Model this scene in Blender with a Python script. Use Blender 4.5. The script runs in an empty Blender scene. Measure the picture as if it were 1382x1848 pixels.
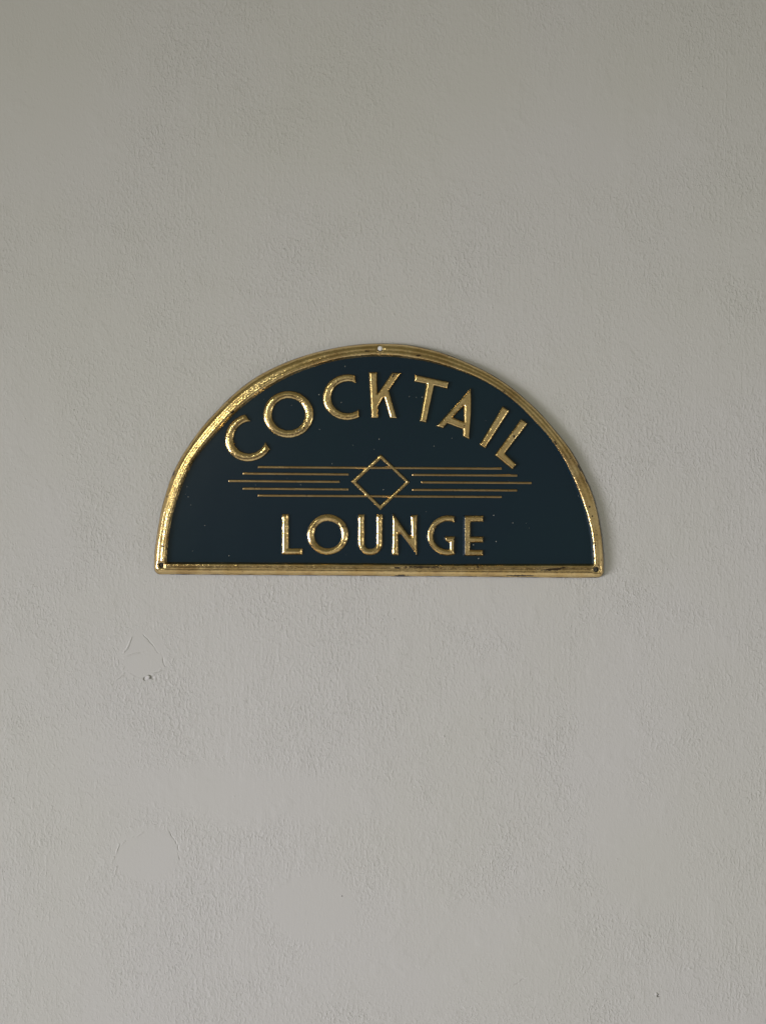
import bpy, math, random
import numpy as np
from mathutils import Vector

# ------------------------------------------------------------------ camera, world, lights
S = 0.0005                      # metres of wall per photo pixel
D = 0.667                       # camera distance from the wall
C = bpy.context.scene.collection
sc = bpy.context.scene

cam_data = bpy.data.cameras.new('camera')
cam = bpy.data.objects.new('camera', cam_data); C.objects.link(cam)
cam.location = (0, -D, 0); cam.rotation_euler = (math.radians(90), 0, 0)
cam_data.sensor_fit = 'VERTICAL'; cam_data.sensor_height = 36.0
cam_data.lens = 36.0 * D / (1848 * S)
cam_data.clip_start = 0.01; cam_data.clip_end = 50
sc.camera = cam

world = bpy.data.worlds.new('World'); sc.world = world; world.use_nodes = True
wn = world.node_tree.nodes; wl = world.node_tree.links
bg = wn['Background']
tc = wn.new('ShaderNodeTexCoord'); sep = wn.new('ShaderNodeSeparateXYZ')
wl.new(tc.outputs['Generated'], sep.inputs[0])
mr = wn.new('ShaderNodeMapRange'); mr.inputs['From Min'].default_value = -1; mr.inputs['From Max'].default_value = 1
wl.new(sep.outputs['Z'], mr.inputs['Value'])
rp = wn.new('ShaderNodeValToRGB')           # a dim room: pale floor, mid walls, dull ceiling
rp.color_ramp.elements[0].position = 0.0; rp.color_ramp.elements[0].color = (0.62, 0.61, 0.60, 1)
rp.color_ramp.elements[1].position = 1.0; rp.color_ramp.elements[1].color = (0.16, 0.158, 0.115, 1)
for pos_, col_ in ((0.13, (0.55, 0.54, 0.53)), (0.19, (0.09, 0.08, 0.065)), (0.34, (0.09, 0.08, 0.065)), (0.42, (0.29, 0.28, 0.26)), (0.47, (0.42, 0.415, 0.385)),
                   (0.57, (0.36, 0.355, 0.31)), (0.64, (0.24, 0.235, 0.20)), (0.70, (0.15, 0.148, 0.115))):
    e = rp.color_ramp.elements.new(pos_); e.color = col_ + (1,)
wl.new(mr.outputs[0], rp.inputs[0]); wl.new(rp.outputs[0], bg.inputs[0])
bg.inputs[1].default_value = 0.95

def area(name, loc, target, sx, sy, energy, col, spread=180):
    d = bpy.data.lights.new(name, 'AREA'); d.shape = 'RECTANGLE'; d.size = sx; d.size_y = sy
    d.energy = energy; d.color = col; d.spread = math.radians(spread)
    o = bpy.data.objects.new(name, d); C.objects.link(o); o.location = loc
    o.rotation_euler = (Vector(target) - Vector(loc)).to_track_quat('-Z', 'Z').to_euler()
    return o
area('window_light', (-2.9, -1.75, -0.68), (1.02, 0, -0.46), 1.0, 1.3, 10.1, (1.0, 0.992, 1.08), 47)
area('upper_left_added_light', (-1.9, -3.3, 1.0), (-0.10, 0, 0.4), 0.45, 1.0, 2.7, (1.0, 0.995, 0.80), 60)  # added lamp, no window known here: glints on left gold, yellower upper wall
area('right_added_light', (2.4, -0.9, -0.7), (0, 0, -0.2), 0.25, 0.8, 6, (1.0, 0.97, 0.88))  # added lamp on the right for the highlight on the rim's outer slope

vs = sc.view_settings
vs.view_transform = 'Standard'; vs.look = 'None'; vs.gamma = 1; vs.use_curve_mapping = False
vs.exposure = 0.0

# ------------------------------------------------------------------ helpers
KS = S * (D - 0.005) / D
def W(px, py):                  # sign-plane photo pixel -> x, z in metres
    return (px - 691.0) * KS, (924.0 - py) * KS
ORG = (0.0, W(683, 1038)[1])    # x, z of the sign's base

def new_mat(name):
    m = bpy.data.materials.new(name); m.use_nodes = True
    return m, m.node_tree.nodes, m.node_tree.links, m.node_tree.nodes['Principled BSDF']

class G:                        # terse node builder
    def __init__(s, m): s.n = m.node_tree.nodes; s.l = m.node_tree.links
    def put(s, v, sock):
        if isinstance(v, (int, float)): sock.default_value = v
        elif isinstance(v, tuple): sock.default_value = v
        else: s.l.new(v, sock)
    def math(s, op, a, b=0.0, c=None, clamp=False):
        n = s.n.new('ShaderNodeMath'); n.operation = op; n.use_clamp = clamp
        s.put(a, n.inputs[0]); s.put(b, n.inputs[1])
        if c is not None: s.put(c, n.inputs[2])
        return n.outputs[0]
    def noise(s, vec, scale, detail=3, rough=0.5, dist=0.0):
        n = s.n.new('ShaderNodeTexNoise'); s.put(vec, n.inputs['Vector'])
        n.inputs['Scale'].default_value = scale; n.inputs['Detail'].default_value = detail
        n.inputs['Roughness'].default_value = rough; n.inputs['Distortion'].default_value = dist
        return n.outputs['Fac']
    def ramp(s, v, a, b, lo=0.0, hi=1.0, smooth=True):
        n = s.n.new('ShaderNodeMapRange'); n.interpolation_type = 'SMOOTHSTEP' if smooth else 'LINEAR'
        s.put(v, n.inputs['Value']); n.inputs['From Min'].default_value = a; n.inputs['From Max'].default_value = b
        n.inputs['To Min'].default_value = lo; n.inputs['To Max'].default_value = hi
        return n.outputs[0]
    def mapping(s, vec, scale=(1, 1, 1), loc=(0, 0, 0), rot=(0, 0, 0)):
        n = s.n.new('ShaderNodeMapping'); s.put(vec, n.inputs['Vector'])
        n.inputs['Scale'].default_value = scale; n.inputs['Location'].default_value = loc
        n.inputs['Rotation'].default_value = rot
        return n.outputs[0]
    def mix(s, f, a, b):
        n = s.n.new('ShaderNodeMix'); n.data_type = 'RGBA'
        s.put(f, n.inputs[0]); s.put(a, n.inputs[6]); s.put(b, n.inputs[7])
        return n.outputs[2]
    def obj(s):
        return s.n.new('ShaderNodeTexCoord').outputs['Object']
    def bump(s, h, dist, strength=1.0, normal=None):
        n = s.n.new('ShaderNodeBump'); s.put(h, n.inputs['Height'])
        n.inputs['Distance'].default_value = dist; n.inputs['Strength'].default_value = strength
        if normal is not None: s.l.new(normal, n.inputs['Normal'])
        return n.outputs[0]

# ------------------------------------------------------------------ wall material
def wall_material():
    m, n, l, b = new_mat('painted_plaster'); g = G(m)
    P = g.obj()
    sepn = n.new('ShaderNodeSeparateXYZ'); l.new(P, sepn.inputs[0])
    X, Z = sepn.outputs['X'], sepn.outputs['Z']
    # filled and sanded smooth patches, their edges broken up by noise
    wob = g.math('MULTIPLY', g.math('SUBTRACT', g.noise(P, 55, 4, 0.6), 0.5), 0.55)
    def patch(px, py, rx, ry, rot=0.0):
        cx, cz = (px - 691) * S, (924 - py) * S
        dx = g.math('DIVIDE', g.math('SUBTRACT', X, cx), rx * S)
        dz = g.math('DIVIDE', g.math('SUBTRACT', Z, cz), ry * S)
        r = g.math('SQRT', g.math('ADD', g.math('MULTIPLY', dx, dx), g.math('MULTIPLY', dz, dz)))
        return g.math('ADD', r, wob)
    patches = [(258, 1182, 40, 44), (265, 1541, 60, 46), (566, 1638, 76, 60)]
    soft = [(1092, 1330, 60, 260), (60, 150, 170, 260), (60, 820, 80, 220), (980, 210, 330, 190), (820, 1730, 260, 110),
            (480, 1440, 180, 55), (905, 1080, 120, 60), (330, 1420, 110, 45), (1160, 1560, 90, 120)]
    smooth = None; step = None
    for p in patches:
        r = patch(*p)
        k = g.ramp(r, 0.84, 1.20, 0.16, 1.0)
        st = g.ramp(r, 0.95, 1.02)
        smooth = k if smooth is None else g.math('MULTIPLY', smooth, k)
        step = st if step is None else g.math('MULTIPLY', step, st)
    for p in soft:
        k = g.ramp(patch(*p), 0.45, 1.35, 0.34, 1.0)
        smooth = g.math('MULTIPLY', smooth, k)
    # stipple left by the roller, patchy in strength
    cov = g.ramp(g.noise(P, 9, 4, 0.6), 0.34, 0.68, 0.38, 1.0)
    cov = g.math('MULTIPLY', cov, g.ramp(g.noise(P, 30, 3, 0.6), 0.30, 0.62, 0.60, 1.0))
    amt = g.math('MULTIPLY', cov, smooth)
    Pr = g.mapping(P, (1.0, 1.0, 0.62))
    bl = g.ramp(g.noise(Pr, 420, 3, 0.65, 0.3), 0.44, 0.70)
    bl2 = g.ramp(g.noise(g.mapping(P, (1, 1, 0.8), (3, 1, 7)), 250, 3, 0.65), 0.36, 0.80)
    h = g.math('MULTIPLY', g.math('SUBTRACT', g.math('ADD', g.math('MULTIPLY', bl, 0.80), g.math('MULTIPLY', bl2, 0.30)), 0.50), amt)
    # vertical drag of the brush
    br = g.noise(g.mapping(P, (1.0, 1.0, 0.10), (0, 0, 2)), 260, 3, 0.6)
    brm = g.ramp(g.noise(P, 5.0, 2, 0.5), 0.38, 0.62, 0.15, 1.0)
    h = g.math('ADD', h, g.math('MULTIPLY', g.math('MULTIPLY', g.math('SUBTRACT', br, 0.5), brm), g.math('MULTIPLY', g.math('ADD', smooth, 0.12), 0.55)))
    # lone specks in the paint
    vo = n.new('ShaderNodeTexVoronoi'); l.new(P, vo.inputs['Vector']); vo.inputs['Scale'].default_value = 90
    sv = n.new('ShaderNodeSeparateXYZ'); l.new(vo.outputs['Color'], sv.inputs[0])
    keep = g.ramp(sv.outputs['X'], 0.80, 0.82)
    sp = g.math('MULTIPLY', g.ramp(vo.outputs['Distance'], 0.0, 0.12, 1.0, 0.0), keep)
    h = g.math('ADD', h, g.math('MULTIPLY', g.math('MULTIPLY', sp, 1.1), g.math('ADD', amt, 0.2)))
    # the patches sit a hair below the paint round them; faint hollows and swells
    h = g.math('ADD', h, g.math('MULTIPLY', step, g.ramp(g.noise(P, 38, 2, 0.5), 0.52, 0.66, 0.0, 0.30)))
    h = g.math('ADD', h, g.math('MULTIPLY', g.noise(P, 7, 1, 0.4), 2.4))
    # a chipped lump and its chord-like ridge by the first patch; a scratch; a pit
    def blob(px, py, rpx, a):
        cx, cz = (px - 691) * S, (924 - py) * S
        dx = g.math('SUBTRACT', X, cx); dz = g.math('SUBTRACT', Z, cz)
        r = g.math('SQRT', g.math('ADD', g.math('MULTIPLY', dx, dx), g.math('MULTIPLY', dz, dz)))
        return g.ramp(r, rpx * S * 0.3, rpx * S, a, 0.0)
    def seg(x0, y0, x1, y1, w, a):
        ax, az = (x0 - 691) * S, (924 - y0) * S; bx, bz = (x1 - 691) * S, (924 - y1) * S
        L = math.hypot(bx - ax, bz - az); ux, uz = (bx - ax) / L, (bz - az) / L
        rx = g.math('SUBTRACT', X, ax); rz = g.math('SUBTRACT', Z, az)
        t = g.math('ADD', g.math('MULTIPLY', rx, ux), g.math('MULTIPLY', rz, uz))
        d = g.math('ADD', g.math('MULTIPLY', rx, -uz), g.math('MULTIPLY', rz, ux))
        d = g.math('ADD', d, g.math('MULTIPLY', g.math('SUBTRACT', g.noise(P, 110, 3, 0.6), 0.5), 0.0052))
        d = g.math('ABSOLUTE', d); a = a * 0.62
        k = g.math('MULTIPLY', g.ramp(t, 0.0, L * 0.15), g.ramp(t, L * 0.85, L, 1.0, 0.0))
        return g.math('MULTIPLY', g.math('MULTIPLY', k, g.ramp(g.noise(P, 150, 2, 0.5), 0.36, 0.55)), g.ramp(d, 0.0, w * S, a, 0.0))
    for t in (blob(269, 1222, 5, 3.2), blob(262, 1225, 4, -2.2), blob(276, 1223, 4, -1.5), blob(1187, 1797, 3, -4.0),
              blob(1184, 1794, 4, 1.6), blob(618, 1617, 1.5, -1.5),
              seg(220, 1187, 262, 1176, 3, 1.3), seg(220, 1184, 242, 1146, 2.5, 1.6), seg(258, 1142, 289, 1180, 2.0, -1.4),
              seg(291, 1176, 300, 1210, 2.5, -1.4), seg(300, 1206, 274, 1218, 2.5, 1.6), seg(228, 1214, 200, 1234, 2.5, 1.3),
              seg(306, 1499, 321, 1526, 2.2, -1.5), seg(320, 1524, 325, 1556, 2.2, -1.3), seg(215, 1526, 262, 1500, 2.6, 1.2),
              seg(206, 1552, 216, 1520, 2.6, 1.4), seg(203, 1584, 214, 1560, 2.6, 1.2), seg(900, 1794, 952, 1764, 1.6, -1.2),
              seg(1310, 70, 1306, 400, 2.5, 0.5), seg(1316, 380, 1314, 640, 2.5, 0.4)):
        h = g.math('ADD', h, t)
    nb = g.bump(h, 0.00044, 1.0)
    l.new(nb, b.inputs['Normal'])
    # slightly uneven grey emulsion
    v = g.ramp(g.noise(P, 4, 3, 0.5), 0.35, 0.65)
    col = g.mix(v, (0.520, 0.509, 0.470, 1), (0.530, 0.516, 0.492, 1))
    pit = g.math('ADD', blob(618, 1617, 1.3, 0.6), blob(1188, 1798, 2.2, 0.6), clamp=True)
    col = g.mix(pit, col, (0.12, 0.11, 0.09, 1))
    l.new(col, b.inputs['Base Color'])
    b.inputs['Roughness'].default_value = 0.72
    b.inputs['Specular IOR Level'].default_value = 0.3
    return m

# ------------------------------------------------------------------ sign materials
def gold_material(name, rough=0.27, grain=1.0, wear=0.5, copper=0.0, chips=()):
    m, n, l, b = new_mat(name); g = G(m); P = g.obj()
    tone = g.ramp(g.noise(P, 60, 3, 0.6), 0.35, 0.65)
    base = g.mix(tone, (0.675, 0.48, 0.205, 1), (0.77, 0.58, 0.28, 1))
    if wear > 0.5:
        tn = g.noise(g.mapping(P, (1, 1, 1.5), (1, 4, 2)), 26, 4, 0.65)
        base = g.mix(g.ramp(tn, 0.50, 0.68, 0.0, 0.45), base, (0.36, 0.20, 0.075, 1))
    if copper: base = g.mix(copper, base, (0.17, 0.075, 0.04, 1))
    w1 = g.noise(g.mapping(P, (1, 1, 1.6), (5, 2, 1)), 170, 4, 0.65)
    w2 = g.noise(P, 17, 2, 0.5)
    wm = g.ramp(g.math('ADD', w1, g.math('MULTIPLY', w2, 0.5)), 0.985 - 0.03 * wear, 1.02 - 0.03 * wear)
    fine = g.ramp(g.noise(P, 620, 2, 0.6), 0.66, 0.72)
    if chips:
        sx = n.new('ShaderNodeSeparateXYZ'); l.new(P, sx.inputs[0])
        wob = g.math('MULTIPLY', g.math('SUBTRACT', g.noise(P, 420, 3, 0.7), 0.5), 2.6)
        for px, py, rx, ry, ang in chips:
            cx, cz = (px - 691) * KS - ORG[0], (924 - py) * KS - ORG[1]
            ca, sa = math.cos(math.radians(ang)), math.sin(math.radians(ang))
            dx = g.math('SUBTRACT', sx.outputs['X'], cx); dz = g.math('SUBTRACT', sx.outputs['Z'], cz)
            u = g.math('DIVIDE', g.math('ADD', g.math('MULTIPLY', dx, ca), g.math('MULTIPLY', dz, sa)), rx * KS)
            v = g.math('DIVIDE', g.math('ADD', g.math('MULTIPLY', dx, -sa), g.math('MULTIPLY', dz, ca)), ry * KS)
            rr = g.math('ADD', g.math('SQRT', g.math('ADD', g.math('MULTIPLY', u, u), g.math('MULTIPLY', v, v))), wob)
            wm = g.math('MAXIMUM', wm, g.ramp(rr, 0.75, 1.0, 1.0, 0.0))
    dark = g.math('MAXIMUM', wm, g.math('MULTIPLY', fine, 0.75))
    col = g.mix(dark, base, (0.035, 0.022, 0.010, 1))
    l.new(col, b.inputs['Base Color'])
    l.new(g.math('SUBTRACT', 1.0, g.math('MULTIPLY', wm, 0.9)), b.inputs['Metallic'])
    r = g.math('ADD', rough, g.math('MULTIPLY', g.noise(P, 240, 3, 0.6), 0.10))
    l.new(r, b.inputs['Roughness'])
    h = g.math('ADD', g.math('MULTIPLY', g.noise(P, 420, 1, 0.6), 0.5), g.math('MULTIPLY', g.noise(P, 60, 1, 0.5), 0.8))
    nb = g.bump(h, 0.00035, 1.0)
    # hammered grain of the foil: every tiny facet leans its own way
    vo = n.new('ShaderNodeTexVoronoi'); l.new(P, vo.inputs['Vector']); vo.inputs['Scale'].default_value = 1350
    patchy = g.ramp(g.noise(P, 45, 3, 0.6), 0.38, 0.60, 0.35, 1.0)
    def vm(op, a, b_):
        q = n.new('ShaderNodeVectorMath'); q.operation = op
        for k_, v_ in ((0, a), (1, b_)):
            if isinstance(v_, tuple): q.inputs[k_].default_value = v_
            else: l.new(v_, q.inputs[k_])
        return q
    off = vm('SUBTRACT', vo.outputs['Color'], (0.5, 0.5, 0.5)).outputs[0]
    sc_ = n.new('ShaderNodeVectorMath'); sc_.operation = 'SCALE'; l.new(off, sc_.inputs[0])
    l.new(g.math('MULTIPLY', patchy, grain), sc_.inputs['Scale'])
    nb = vm('NORMALIZE', vm('ADD', nb, sc_.outputs[0]).outputs[0], (0, 0, 0)).outputs[0]
    l.new(nb, b.inputs['Normal'])
    return m

def paint_material():
    m, n, l, b = new_mat('navy_enamel'); g = G(m); P = g.obj()
    v = g.ramp(g.noise(P, 7, 2, 0.5), 0.35, 0.65)
    col = g.mix(v, (0.0060, 0.0170, 0.0265, 1), (0.0062, 0.0190, 0.0265, 1))
    gr = g.math('MULTIPLY', g.noise(P, 900, 2, 0.6), 1.0)
    l.new(col, b.inputs['Base Color'])
    b.inputs['Roughness'].default_value = 0.26
    b.inputs['Specular IOR Level'].default_value = 0.24
    h = g.math('ADD', gr, g.math('MULTIPLY', g.noise(P, 22, 2, 0.5), 7.0))
    l.new(g.bump(h, 0.00005, 1.0), b.inputs['Normal'])
    return m

def plain(name, col, rough, metal=0.0):
    m, n, l, b = new_mat(name); g = G(m); P = g.obj()
    v = g.noise(P, 700, 3, 0.6)
    l.new(g.mix(v, tuple(c * 0.75 for c in col) + (1,), tuple(min(1, c * 1.15) for c in col) + (1,)), b.inputs['Base Color'])
    b.inputs['Roughness'].default_value = rough; b.inputs['Metallic'].default_value = metal
    return m

M_WALL = wall_material()
CHIPS = [(997, 1027, 22, 2.6, 6), (1010, 1025, 12, 2.0, 14), (760, 1023, 36, 2.0, 0), (716, 1024, 6, 1.8, 0),
    (754, 643, 6, 2.0, -6), (662, 635, 5, 1.5, 0), (314, 854, 3.0, 6, -25), (1045, 845, 2.6, 9, 30), (1058, 868, 2.2, 5, 20), (1061.5, 915, 1.8, 2.2, 0),
    (1066.5, 931, 1.8, 2.0, 0), (1071.8, 984, 2.2, 1.4, 0), (296, 985, 2.6, 2.2, 0), (421, 744, 4, 2, 30), (940, 1039, 26, 1.8, 0), (722, 1039, 14, 1.6, 4),
    (908, 708, 3, 1.6, -35), (294, 900, 2, 5, -10), (1000, 800, 2, 4, 35), (303, 896, 2, 2, 0)]
M_RIM = gold_material('gold_foil_rim', 0.19, 0.21, 0.75, 0.0, CHIPS)
M_ROLL = gold_material('gold_foil_roll', 0.19, 0.07, 0.75, 0.0, CHIPS)
M_LET = gold_material('gold_foil_letter', 0.17, 0.26, 0.1, 0.0, [(710, 679, 5.5, 2.4, 52), (549, 772, 2.2, 3.2, -20), (541, 776, 3.4, 1.6, 25), (926.5, 788, 1.8, 2.6, 20), (837, 769, 2, 1.4, 0), (619, 950, 1.8, 1.4, 0)])
M_LETS = gold_material('gold_foil_letter_smooth', 0.18, 0.14, 0.1, 0.0, [(710, 679, 5.5, 2.4, 52), (926.5, 788, 1.8, 2.6, 20), (837, 769, 2, 1.4, 0)])
M_LINE = gold_material('gold_foil_line', 0.24, 0.20, 0.0, 0.40)
M_PAINT = paint_material()
M_DARK = plain('worn_edge_and_hole_shade', (0.02, 0.018, 0.016), 0.7)  # dark worn rim edge; shade inside the holes is put into this colour too
M_BACK = plain('steel_back', (0.12, 0.12, 0.12), 0.5, 0.6)
M_WHITE = plain('white_paint', (0.80, 0.79, 0.76), 0.45)
M_SPECK = plain('speck', (0.70, 0.68, 0.58), 0.6)

# ------------------------------------------------------------------ signed distance tools (photo pixels, inside positive)
def sdf(poly, x, y):
    p = np.asarray(poly, float); q = np.roll(p, -1, axis=0)
    shp = x.shape; X = x.ravel(); Y = y.ravel()
    out = np.empty(X.size)
    for s in range(0, X.size, 60000):
        xx = X[s:s + 60000]; yy = Y[s:s + 60000]
        best = np.full(xx.size, 1e9); ins = np.zeros(xx.size, bool)
        for (ax, ay), (bx, by) in zip(p, q):
            ex, ey = bx - ax, by - ay; L2 = ex * ex + ey * ey
            if L2 < 1e-12: continue
            t = np.clip(((xx - ax) * ex + (yy - ay) * ey) / L2, 0, 1)
            dx = xx - ax - t * ex; dy = yy - ay - t * ey
            best = np.minimum(best, dx * dx + dy * dy)
            if ay != by:
                c = ((ay > yy) != (by > yy)) & (xx < (bx - ax) * (yy - ay) / (by - ay) + ax)
                ins ^= c
        d = np.sqrt(best); out[s:s + 60000] = np.where(ins, d, -d)
    return out.reshape(shp)

def shape_field(outer, holes=()):
    def f(x, y):
        d = sdf(outer, x, y)
        for h in holes: d = np.minimum(d, -sdf(h, x, y))
        return d
    return f

def relief(name, clip, height, matf, bbox, step, base_h, mats, parent, skirt_mat=0):
    """grid mesh clipped to clip(x,y)>0, raised to height(x,y) metres above the wall, with side walls down to base_h"""
    x0, y0, x1, y1 = bbox
    nx = int((x1 - x0) / step) + 2; ny = int((y1 - y0) / step) + 2
    gx = x0 + step * np.arange(nx); gy = y0 + step * np.arange(ny)
    GX, GY = np.meshgrid(gx, gy)
    F = clip(GX, GY)
    F = np.where(np.abs(F) < 1e-4, 1e-4, F)
    pos = F > 0
    pts = []; idx = {}
    def node(i, j):
        k = (i, j)
        if k not in idx: idx[k] = len(pts); pts.append((gx[i], gy[j]))
        return idx[k]
    def cross(i, j, i2, j2):
        k = (i, j, i2, j2) if (i, j) < (i2, j2) else (i2, j2, i, j)
        if k not in idx:
            a, b_ = F[k[1], k[0]], F[k[3], k[2]]; t = a / (a - b_)
            idx[k] = len(pts)
            pts.append((gx[k[0]] + t * (gx[k[2]] - gx[k[0]]), gy[k[1]] + t * (gy[k[3]] - gy[k[1]])))
        return idx[k]
    faces = []; bedges = []
    cnt = pos[:-1, :-1].astype(int) + pos[1:, :-1] + pos[:-1, 1:] + pos[1:, 1:]
    js, is_ = np.nonzero(cnt)
    for j, i in zip(js.tolist(), is_.tolist()):
        cs = ((i, j), (i, j + 1), (i + 1, j + 1), (i + 1, j))
        if cnt[j, i] == 4:
            faces.append([node(*c) for c in cs]); continue
        poly = []; tags = []
        for a in range(4):
            c, d = cs[a], cs[(a + 1) % 4]
            pc, pd = pos[c[1], c[0]], pos[d[1], d[0]]
            if pc: poly.append(node(*c)); tags.append(0)
            if pc != pd: poly.append(cross(*c, *d)); tags.append(1 if pc else 2)   # 1 = leaving, 2 = entering
        if len(poly) >= 3:
            faces.append(poly)
            for a in range(len(poly)):
                b2 = (a + 1) % len(poly)
                if tags[a] == 1 and tags[b2] == 2: bedges.append((poly[a], poly[b2]))
    P = np.array(pts); H = height(P[:, 0], P[:, 1])
    fm = [0] * len(faces)
    if matf is not None:
        cen = np.array([P[f].mean(axis=0) for f in faces]); fm = matf(cen[:, 0], cen[:, 1]).astype(int).tolist()
    verts = []
    ox, oz = ORG
    def co(p, h):
        x, z = W(p[0], p[1]); return (x - ox, -h, z - oz)
    for p, h in zip(pts, H): verts.append(co(p, h))
    low = {}
    def lowv(a):                  # the side wall has its own top ring, so it shades as an edge
        if a not in low:
            low[a] = len(verts); verts.append(co(pts[a], H[a])); verts.append(co(pts[a], base_h))
        return low[a]
    nface = len(faces)
    for a, b_ in bedges:
        la, lb = lowv(a), lowv(b_)
        faces.append([lb, la, la + 1, lb + 1]); fm.append(skirt_mat)
    me = bpy.data.meshes.new(name); me.from_pydata(verts, [], faces)
    for m in mats: me.materials.append(m)
    me.polygons.foreach_set('material_index', fm)
    me.polygons.foreach_set('use_smooth', [True] * len(faces))
    me.update()
    o = bpy.data.objects.new(name, me); C.objects.link(o); o.parent = parent
    return o

def prof(d, w, H, power=2.0):
    t = np.clip(d / w, 0, 1)
    return H * (1 - (1 - t) ** power) ** (1 / power)

# ------------------------------------------------------------------ the wall
me = bpy.data.meshes.new('wall')
me.from_pydata([(-2.4, 0, -2.2), (2.4, 0, -2.2), (2.4, 0, 2.2), (-2.4, 0, 2.2)], [], [(0, 1, 2, 3)])
me.materials.append(M_WALL)
wall = bpy.data.objects.new('wall', me); C.objects.link(wall)
wall['kind'] = 'structure'

# ------------------------------------------------------------------ the sign
sign = bpy.data.objects.new('wall_sign', None); C.objects.link(sign)
sign.location = (ORG[0], -0.0015, ORG[1])
sign['label'] = 'half-round navy metal bar sign with raised gold lettering and worn gold rim on grey wall'
sign['category'] = 'sign'

def smooth_curve(pts, n=6):
    P = [np.array(p, float) for p in pts]; out = []
    P = [2 * P[0] - P[1]] + P + [2 * P[-1] - P[-2]]
    for i in range(1, len(P) - 2):
        for k in range(n):
            t = k / n
            out.append(0.5 * (2 * P[i] + (P[i + 1] - P[i - 1]) * t + (2 * P[i - 1] - 5 * P[i] + 4 * P[i + 1] - P[i + 2]) * t * t
                       + (3 * P[i] - P[i - 1] - 3 * P[i + 1] + P[i + 2]) * t ** 3))
    out.append(P[-2]); return [tuple(p) for p in out]

outer_pts = [(277, 1018), (279, 988), (287.2, 935.5), (293.6, 907), (308.3, 860.5), (329, 820), (361.0, 774), (391.7, 740),
             (422.5, 709.4), (460, 681), (506, 657.0), (560, 637.5), (622, 623.8), (684, 619.0), (748, 623.5), (820, 643.6),
             (901, 683), (961.8, 731.7), (1002.3, 776), (1034.8, 818.8), (1060.5, 868.6), (1075.8, 911), (1085.6, 961.8), (1089.6, 1002), (1090, 1028)]
inner_pts = [(300.8, 1014.4), (304, 974), (310.4, 935.5), (320.4, 901), (330.6, 872.7), (344, 844.3), (357.6, 822), (381.6, 792.5),
             (420, 750), (461, 715.5), (503, 689), (546, 669), (601, 652.3), (651.4, 644.6), (686, 643.3), (722.3, 645.4),
             (773, 654.0), (819.6, 667.9), (860.5, 684), (901, 707.4), (936, 735.7), (960.8, 761), (987, 790), (1011, 825.5),
             (1031, 864.6), (1046.5, 903), (1058.5, 941.6), (1065, 974), (1068, 1017.2)]
def corner(cx, cy, r, a0, a1, n=7):
    return [(cx + r * math.cos(math.radians(a0 + (a1 - a0) * k / n)), cy + r * math.sin(math.radians(a0 + (a1 - a0) * k / n))) for k in range(n + 1)]
outer = smooth_curve(outer_pts) + corner(1078, 1031, 12, 5, 88) + [(1020, 1043.2), (962, 1042.6), (890, 1041.8), (820, 1040.9), (760, 1040.6), (716, 1041.0), (700, 1040.2), (640, 1039.6),
    (540, 1038.8), (440, 1038.2), (361, 1037.6)] + corner(288.5, 1025.5, 11.5, 92, 178)
inner = smooth_curve(inner_pts) + [(820, 1017.6), (681.8, 1016.3), (540, 1015.4), (420, 1014.8)]

HOLES = [(685.8, 630.6, 5.0), (293, 1020, 4.8), (1073.5, 1027.5, 4.9)]
so = lambda x, y: sdf(outer, x, y)
si = lambda x, y: sdf(inner, x, y)
T = np.array([0, .05, .12, .22, .34, .44, .52, .60, .70, .78, .85, .92, 1.0])
Hh = np.array([1.2, 2.4, 3.7, 5.0, 6.0, 6.45, 6.45, 6.45, 6.85, 7.1, 6.85, 5.6, 3.4]) / 1000
Tf = np.linspace(0, 1, 400)
Hf = np.interp(Tf, T, Hh); ker = np.hanning(27); ker /= ker.sum()
Hf = np.convolve(np.pad(Hf, 13, mode='edge'), ker, mode='valid')
def rim_clip(x, y):
    d = np.minimum(so(x, y), -si(x, y))
    for hx, hy, hr in HOLES: d = np.minimum(d, np.hypot(x - hx, y - hy) - hr)
    return d
def rim_h(x, y):
    a = np.maximum(so(x, y), 0); b_ = np.maximum(-si(x, y), 0)
    t = a / np.maximum(a + b_, 1e-6)
    h = np.interp(t, Tf, Hf)
    for hx, hy, hr in HOLES:                      # the metal dips round each drilled hole
        r = np.hypot(x - hx, y - hy)
        h = h - 0.0011 * np.exp(-((r - hr) / 2.2) ** 2)
    # handling dents
    for dx, dy, s_, a_ in ((716, 1036, 14, .0009), (760, 1026, 22, .0006), (352, 842, 9, .0005), (905, 690, 16, .0004),
                           (1048, 850, 12, .0006), (548, 650, 12, .0004), (470, 1030, 18, .0004), (985, 1030, 14, .0005)):
        h = h - a_ * np.exp(-((x - dx) ** 2 + (y - dy) ** 2) / (2 * s_ * s_))
    return h
def rim_mat(x, y):
    e = 0.55 + 0.45 * np.sin(x * .11) * np.sin(y * .07 + 1) + 0.9 * np.clip((x - 640) / 200, 0, 1) * (y < 1000) + 0.5 * np.sin(x * .9 + y * .7) ** 4
    return np.where(si(x - 2.6, y) > 0, 1, np.where(so(x, y) < e, 2, np.where(so(x, y) / np.maximum(so(x, y) - si(x, y), 1e-6) < 0.54, 3, 0)))     # the gold was printed slightly to the right of the pressing
rim = relief('rim', rim_clip, rim_h, rim_mat, (272, 614, 1096, 1048), 0.9, 0.0008, [M_RIM, M_PAINT, M_DARK, M_ROLL], sign, 2)
rim['label'] = 'worn gold rolled rim with dark chips and three nail holes'

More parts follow.
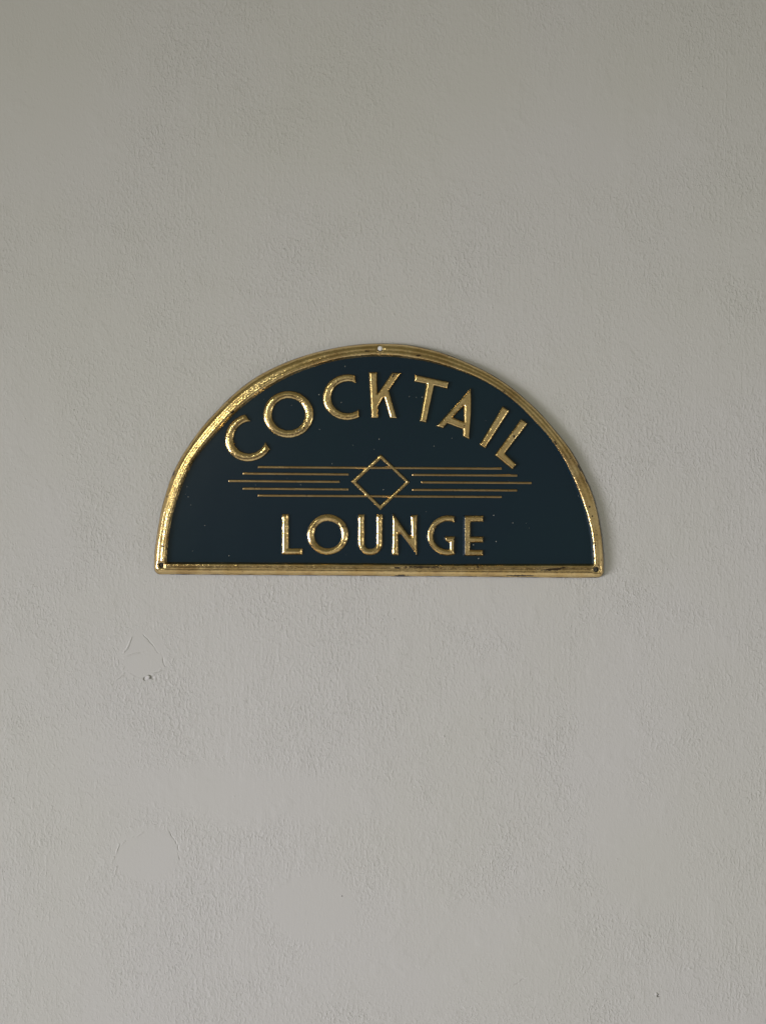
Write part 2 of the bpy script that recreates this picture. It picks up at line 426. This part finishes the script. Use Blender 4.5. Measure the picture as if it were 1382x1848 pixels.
# backing plate: the flat navy field, a thin sheet tucked under the rim
def plate():
    me = bpy.data.meshes.new('panel')
    cx = sum(p[0] for p in inner) / len(inner); 
    pts = []
    n = len(inner)
    for i, p in enumerate(inner):
        a = inner[i - 1]; b_ = inner[(i + 1) % n]
        tx, ty = b_[0] - a[0], b_[1] - a[1]; L = math.hypot(tx, ty) or 1
        pts.append((p[0] + ty / L * 2.2, p[1] - tx / L * 2.2))
    v = []
    for hgt in (0.0034, 0.0028):
        for p in pts:
            x, z = W(*p); v.append((x - ORG[0], -hgt, z - ORG[1]))
    m = len(pts)
    f = [list(range(m))[::-1], list(range(m, 2 * m))] + [[i, (i + 1) % m, m + (i + 1) % m, m + i] for i in range(m)]
    me.from_pydata(v, [], f); me.materials.append(M_PAINT); me.materials.append(M_BACK)
    me.polygons[1].material_index = 1
    me.update()
    o = bpy.data.objects.new('panel', me); C.objects.link(o); o.parent = sign
    return o
plate()

# ------------------------------------------------------------------ lettering
def poly(org, pts, sc_=13.82):
    return [(org[0] + x / sc_, org[1] + y / sc_) for x, y in pts]
def ell(cx, cy, rx, ry, n=96):
    return [(cx + rx * math.cos(2 * math.pi * k / n), cy + ry * math.sin(2 * math.pi * k / n)) for k in range(n)]
def c_shape(ang, oc, orad, ic, irad, cut):
    a = math.radians(ang); u = (math.cos(a), -math.sin(a)); v = (math.sin(a), math.cos(a))   # u opens, v runs down
    lim = cut[0] * u[0] + cut[1] * u[1]
    def arc(c, r):
        out = []
        for k in range(0, 481):
            t = 2 * math.pi * k / 480
            p = (c[0] + r[0] * math.cos(t) * u[0] + r[1] * math.sin(t) * v[0], c[1] + r[0] * math.cos(t) * u[1] + r[1] * math.sin(t) * v[1])
            if p[0] * u[0] + p[1] * u[1] < lim: out.append(p)
        return out[::3] + [out[-1]]
    return arc(oc, orad) + arc(ic, irad)[::-1]

letters = []   # (outer, holes, gold shift, bevel width, height)
letters.append(('C', c_shape(35.6, (450.5, 789.8), (45.2, 42.2), (451.3, 789.4), (30.2, 28.0), (443.4, 748.3)), [], 0, 7.2))
letters.append(('O', ell(520.7, 747.9, 45.3, 42.4), [ell(520.7, 747.8, 29.7, 28.6)], 0, 7.2))
letters.append(('C', c_shape(6.2, (627, 716.9), (44.6, 41.5), (628, 717.1), (30.2, 28.2), (640.5, 676.2)), [], 0, 5.6))
letters.append(('K', poly((655, 665), [(140, 95), (352, 95), (362, 625), (725, 103), (955, 113), (648, 545), (848, 1248), (672, 1248), (522, 738), (503, 738),
                                       (378, 960), (380, 1240), (203, 1242)]), [], 0, 4.0))
letters.append(('T', poly((740, 670), [(115, 85), (968, 268), (925, 447), (598, 365), (397, 1288), (232, 1252), (396, 322), (93, 264)]), [], 0, 4.0))
letters.append(('A', poly((780, 695), [(955, 68), (970, 350), (966, 700), (915, 1358), (752, 1282), (752, 1108), (375, 965), (265, 1082), (92, 1028)]),
                [poly((780, 695), [(775, 528), (775, 914), (503, 806)])], 0, 4.0))
letters.append(('I', poly((860, 725), [(635, 110), (814, 222), (205, 1170), (58, 1075)]), [], 0, 4.0))
letters.append(('L', poly((880, 750), [(825, 83), (992, 200), (427, 945), (722, 1222), (610, 1347), (163, 985)]), [], 0, 4.0))
letters.append(('L', poly((500, 920), [(103, 105), (293, 105), (293, 957), (637, 960), (634, 1120), (103, 1118)]), [], 1.9, 5.6))
letters.append(('O', ell(590.7, 964.6, 38.2, 36.8), [ell(590.8, 964.9, 23.6, 24.4)], 2.2, 6.2))
ub = [(667.3 + 23.2 * math.cos(math.radians(k)), 980 + 22.2 * math.sin(math.radians(k))) for k in range(180, -1, -6)]
ui = [(667.5 + 9.6 * math.cos(math.radians(k)), 980 + 10.3 * math.sin(math.radians(k))) for k in range(0, 181, 12)]
letters.append(('U', [(644.1, 928.3)] + ub + [(690.5, 928.5), (677.2, 928.5)] + ui + [(657.9, 928.3)], [], 2.4, 5.6))
letters.append(('N', poly((690, 920), [(222, 88), (262, 88), (690, 655), (676, 125), (870, 125), (864, 1178), (404, 575), (400, 1136), (212, 1134)]), [], 2.4, 5.0))
go = [(807.5 + 39.3 * math.cos(math.radians(k)), 966.3 + 36.6 * math.sin(math.radians(k))) for k in range(289, 68, -5)]
gi = [(808 + 26 * math.cos(math.radians(k)), 966.1 + 25.1 * math.sin(math.radians(k))) for k in range(88, 299, 6)]
letters.append(('G', [p for p in go if p[0] < 820.4] + [(820.5, 1000.2), (820.5, 967.8), (800.0, 967.8), (800.2, 975.2), (804.5, 978.0), (808.8, 978.8)] + gi
                + [(820.6, 944.2)], [], 2.6, 4.6))
letters.append(('E', poly((790, 920), [(618, 140), (1133, 140), (1130, 300), (815, 305), (815, 662), (1130, 665), (1128, 818), (812, 822), (812, 995),
                                       (1123, 998), (1120, 1150), (618, 1150)]), [], 3.2, 4.2))
HP = 0.0033
for ch, out_, holes, shift, bw in letters:
    f = shape_field(out_, holes)
    xs = [p[0] for p in out_]; ys = [p[1] for p in out_]
    H_ = 0.0023
    mf = None
    if shift: mf = (lambda f, s: lambda x, y: np.where(f(x - s, y) > -0.2, 0, 1))(f, shift + 0.7)
    o = relief('letter', f, (lambda f, bw: lambda x, y: HP + 0.0005 + prof(np.maximum(f(x, y), 0), bw, H_, 1.2 if shift else 1.7))(f, bw), mf,
               (min(xs) - 1.03, min(ys) - 1.07, max(xs) + 1, max(ys) + 1), 0.55, HP - 0.0002, [M_LETS if ch in 'KTAI' or (ch == 'L' and not shift) else M_LET, M_PAINT], sign, 1 if shift else 0)
    o['label'] = 'raised gold letter ' + ch

# ------------------------------------------------------------------ diamond and stripes
dout = [(686.8, 819.8), (739.2, 870.3), (686.2, 920.6), (633.4, 869.0)]
din = [(686.8, 828.4), (731.6, 869.9), (685.9, 911.9), (642.6, 869.4)]
f = shape_field(dout, [din])
o = relief('diamond', f, lambda x, y: HP + 0.0003 + prof(np.maximum(f(x, y), 0), 3.0, 0.0011, 1.8), None, (631.1, 817.2, 741, 922), 0.5, HP - 0.0002, [M_LET], sign)
o['label'] = 'raised gold outline of a diamond'
lines = [((465.6, 842.9), (905, 845.7)), ((438.3, 854.5), (628.9, 856.1)), ((743.4, 856.8), (932.8, 858.2)),
         ((412.4, 867.9), (612.7, 869.4)), ((759.6, 870.3), (958.8, 871.6)),
         ((438.3, 881.7), (628.9, 883.2)), ((743.4, 883.9), (932.8, 885)), ((465.6, 894.2), (905, 896.8))]
for (ax, ay), (bx, by) in lines:
    L = math.hypot(bx - ax, by - ay); ux, uy = (bx - ax) / L, (by - ay) / L
    r = 2.05
    q = [(ax - uy * r, ay + ux * r), (bx - uy * r, by + ux * r), (bx + uy * r, by - ux * r), (ax + uy * r, ay - ux * r)]
    f2 = shape_field(q)
    relief('stripe', f2, (lambda f2: lambda x, y: HP + 0.0002 + prof(np.maximum(f2(x, y), 0), 2.0, 0.00075, 1.8))(f2), None,
           (ax - 1.1, min(ay, by) - 3.03, bx + 1, max(ay, by) + 3), 0.68, HP - 0.0002, [M_LINE], sign)

# paint flecks on the navy panel
rnd = random.Random(4)
flecks = [(575.8, 712.2, .9), (622.5, 661, .7), (684, 792.5, .9), (576.5, 775, .7), (599.2, 837, .8), (761.8, 716.5, .8), (751, 717, .5), (738.4, 715.5, .5),
          (615.8, 726.3, .6), (691.5, 883.6, .8), (413.5, 1002.9, 1.0), (348, 994.5, .6), (369.7, 948.4, .6), (340, 896.5, .7), (335, 892, .5),
          (338, 878.4, .5), (344.6, 911.4, .5), (890.5, 930, .8), (925, 943.7, .7), (895, 977.2, .9), (854, 983.3, 1.1), (863, 1008, .8), (675, 811, .5),
          (636.5, 803.6, .5), (783, 805, .6), (815.5, 791, .5), (624, 1001, .4), (542.6, 874.6, .6), (1043.6, 895, .6), (461, 875, .5)]
for k in range(12): flecks.append((rnd.uniform(380, 1000), rnd.uniform(700, 1005), rnd.uniform(.25, .42)))
vs_, fs_ = [], []
for x, y, r in flecks:
    b0 = len(vs_); n = 6
    for k in range(n):
        a = 2 * math.pi * k / n + r; rr = r * rnd.uniform(.75, 1.2) * 0.8
        X, Z = W(x + rr * math.cos(a), y - rr * math.sin(a)); vs_.append((X - ORG[0], -0.00342, Z - ORG[1]))
    X, Z = W(x, y); vs_.append((X - ORG[0], -0.00342 - 0.5 * r * S, Z - ORG[1]))
    for k in range(n): fs_.append((b0 + k, b0 + (k + 1) % n, b0 + n))
me = bpy.data.meshes.new('paint_flecks'); me.from_pydata(vs_, [], fs_); me.materials.append(M_SPECK); me.update()
o = bpy.data.objects.new('paint_flecks', me); C.objects.link(o); o.parent = sign; o['kind'] = 'stuff'
o['label'] = 'tiny pale flecks of dust and stray paint on the navy panel'

# ------------------------------------------------------------------ nail in the top hole
def nail(px, py, r, top):
    v, fc = [], []; n = 24
    rings = [(0.45, 0.0), (0.45, top - 0.0012), (1.0, top - 0.0012), (1.0, top - 0.0005), (0.86, top - 0.0001), (0.55, top + 0.0001), (0.25, top + 0.00002)]
    for rr, h in rings:
        for k in range(n):
            a = 2 * math.pi * k / n; v.append((r * KS * rr * math.cos(a), -h, r * KS * rr * math.sin(a)))
    for i in range(len(rings) - 1):
        for k in range(n): fc.append((i * n + k, i * n + (k + 1) % n, (i + 1) * n + (k + 1) % n, (i + 1) * n + k))
    fc.append(tuple((len(rings) - 1) * n + k for k in range(n)))
    me = bpy.data.meshes.new('nail'); me.from_pydata(v, [], fc); me.materials.append(M_WHITE); me.update()
    me.polygons.foreach_set('use_smooth', [True] * len(fc))
    o = bpy.data.objects.new('nail', me); C.objects.link(o)
    x, z = W(px, py); o.location = (x, 0, z)
    o['label'] = 'small white nail head showing in the top hole of the sign rim'; o['category'] = 'nail'
nail(685.8, 629.6, 4.2, 0.0071)
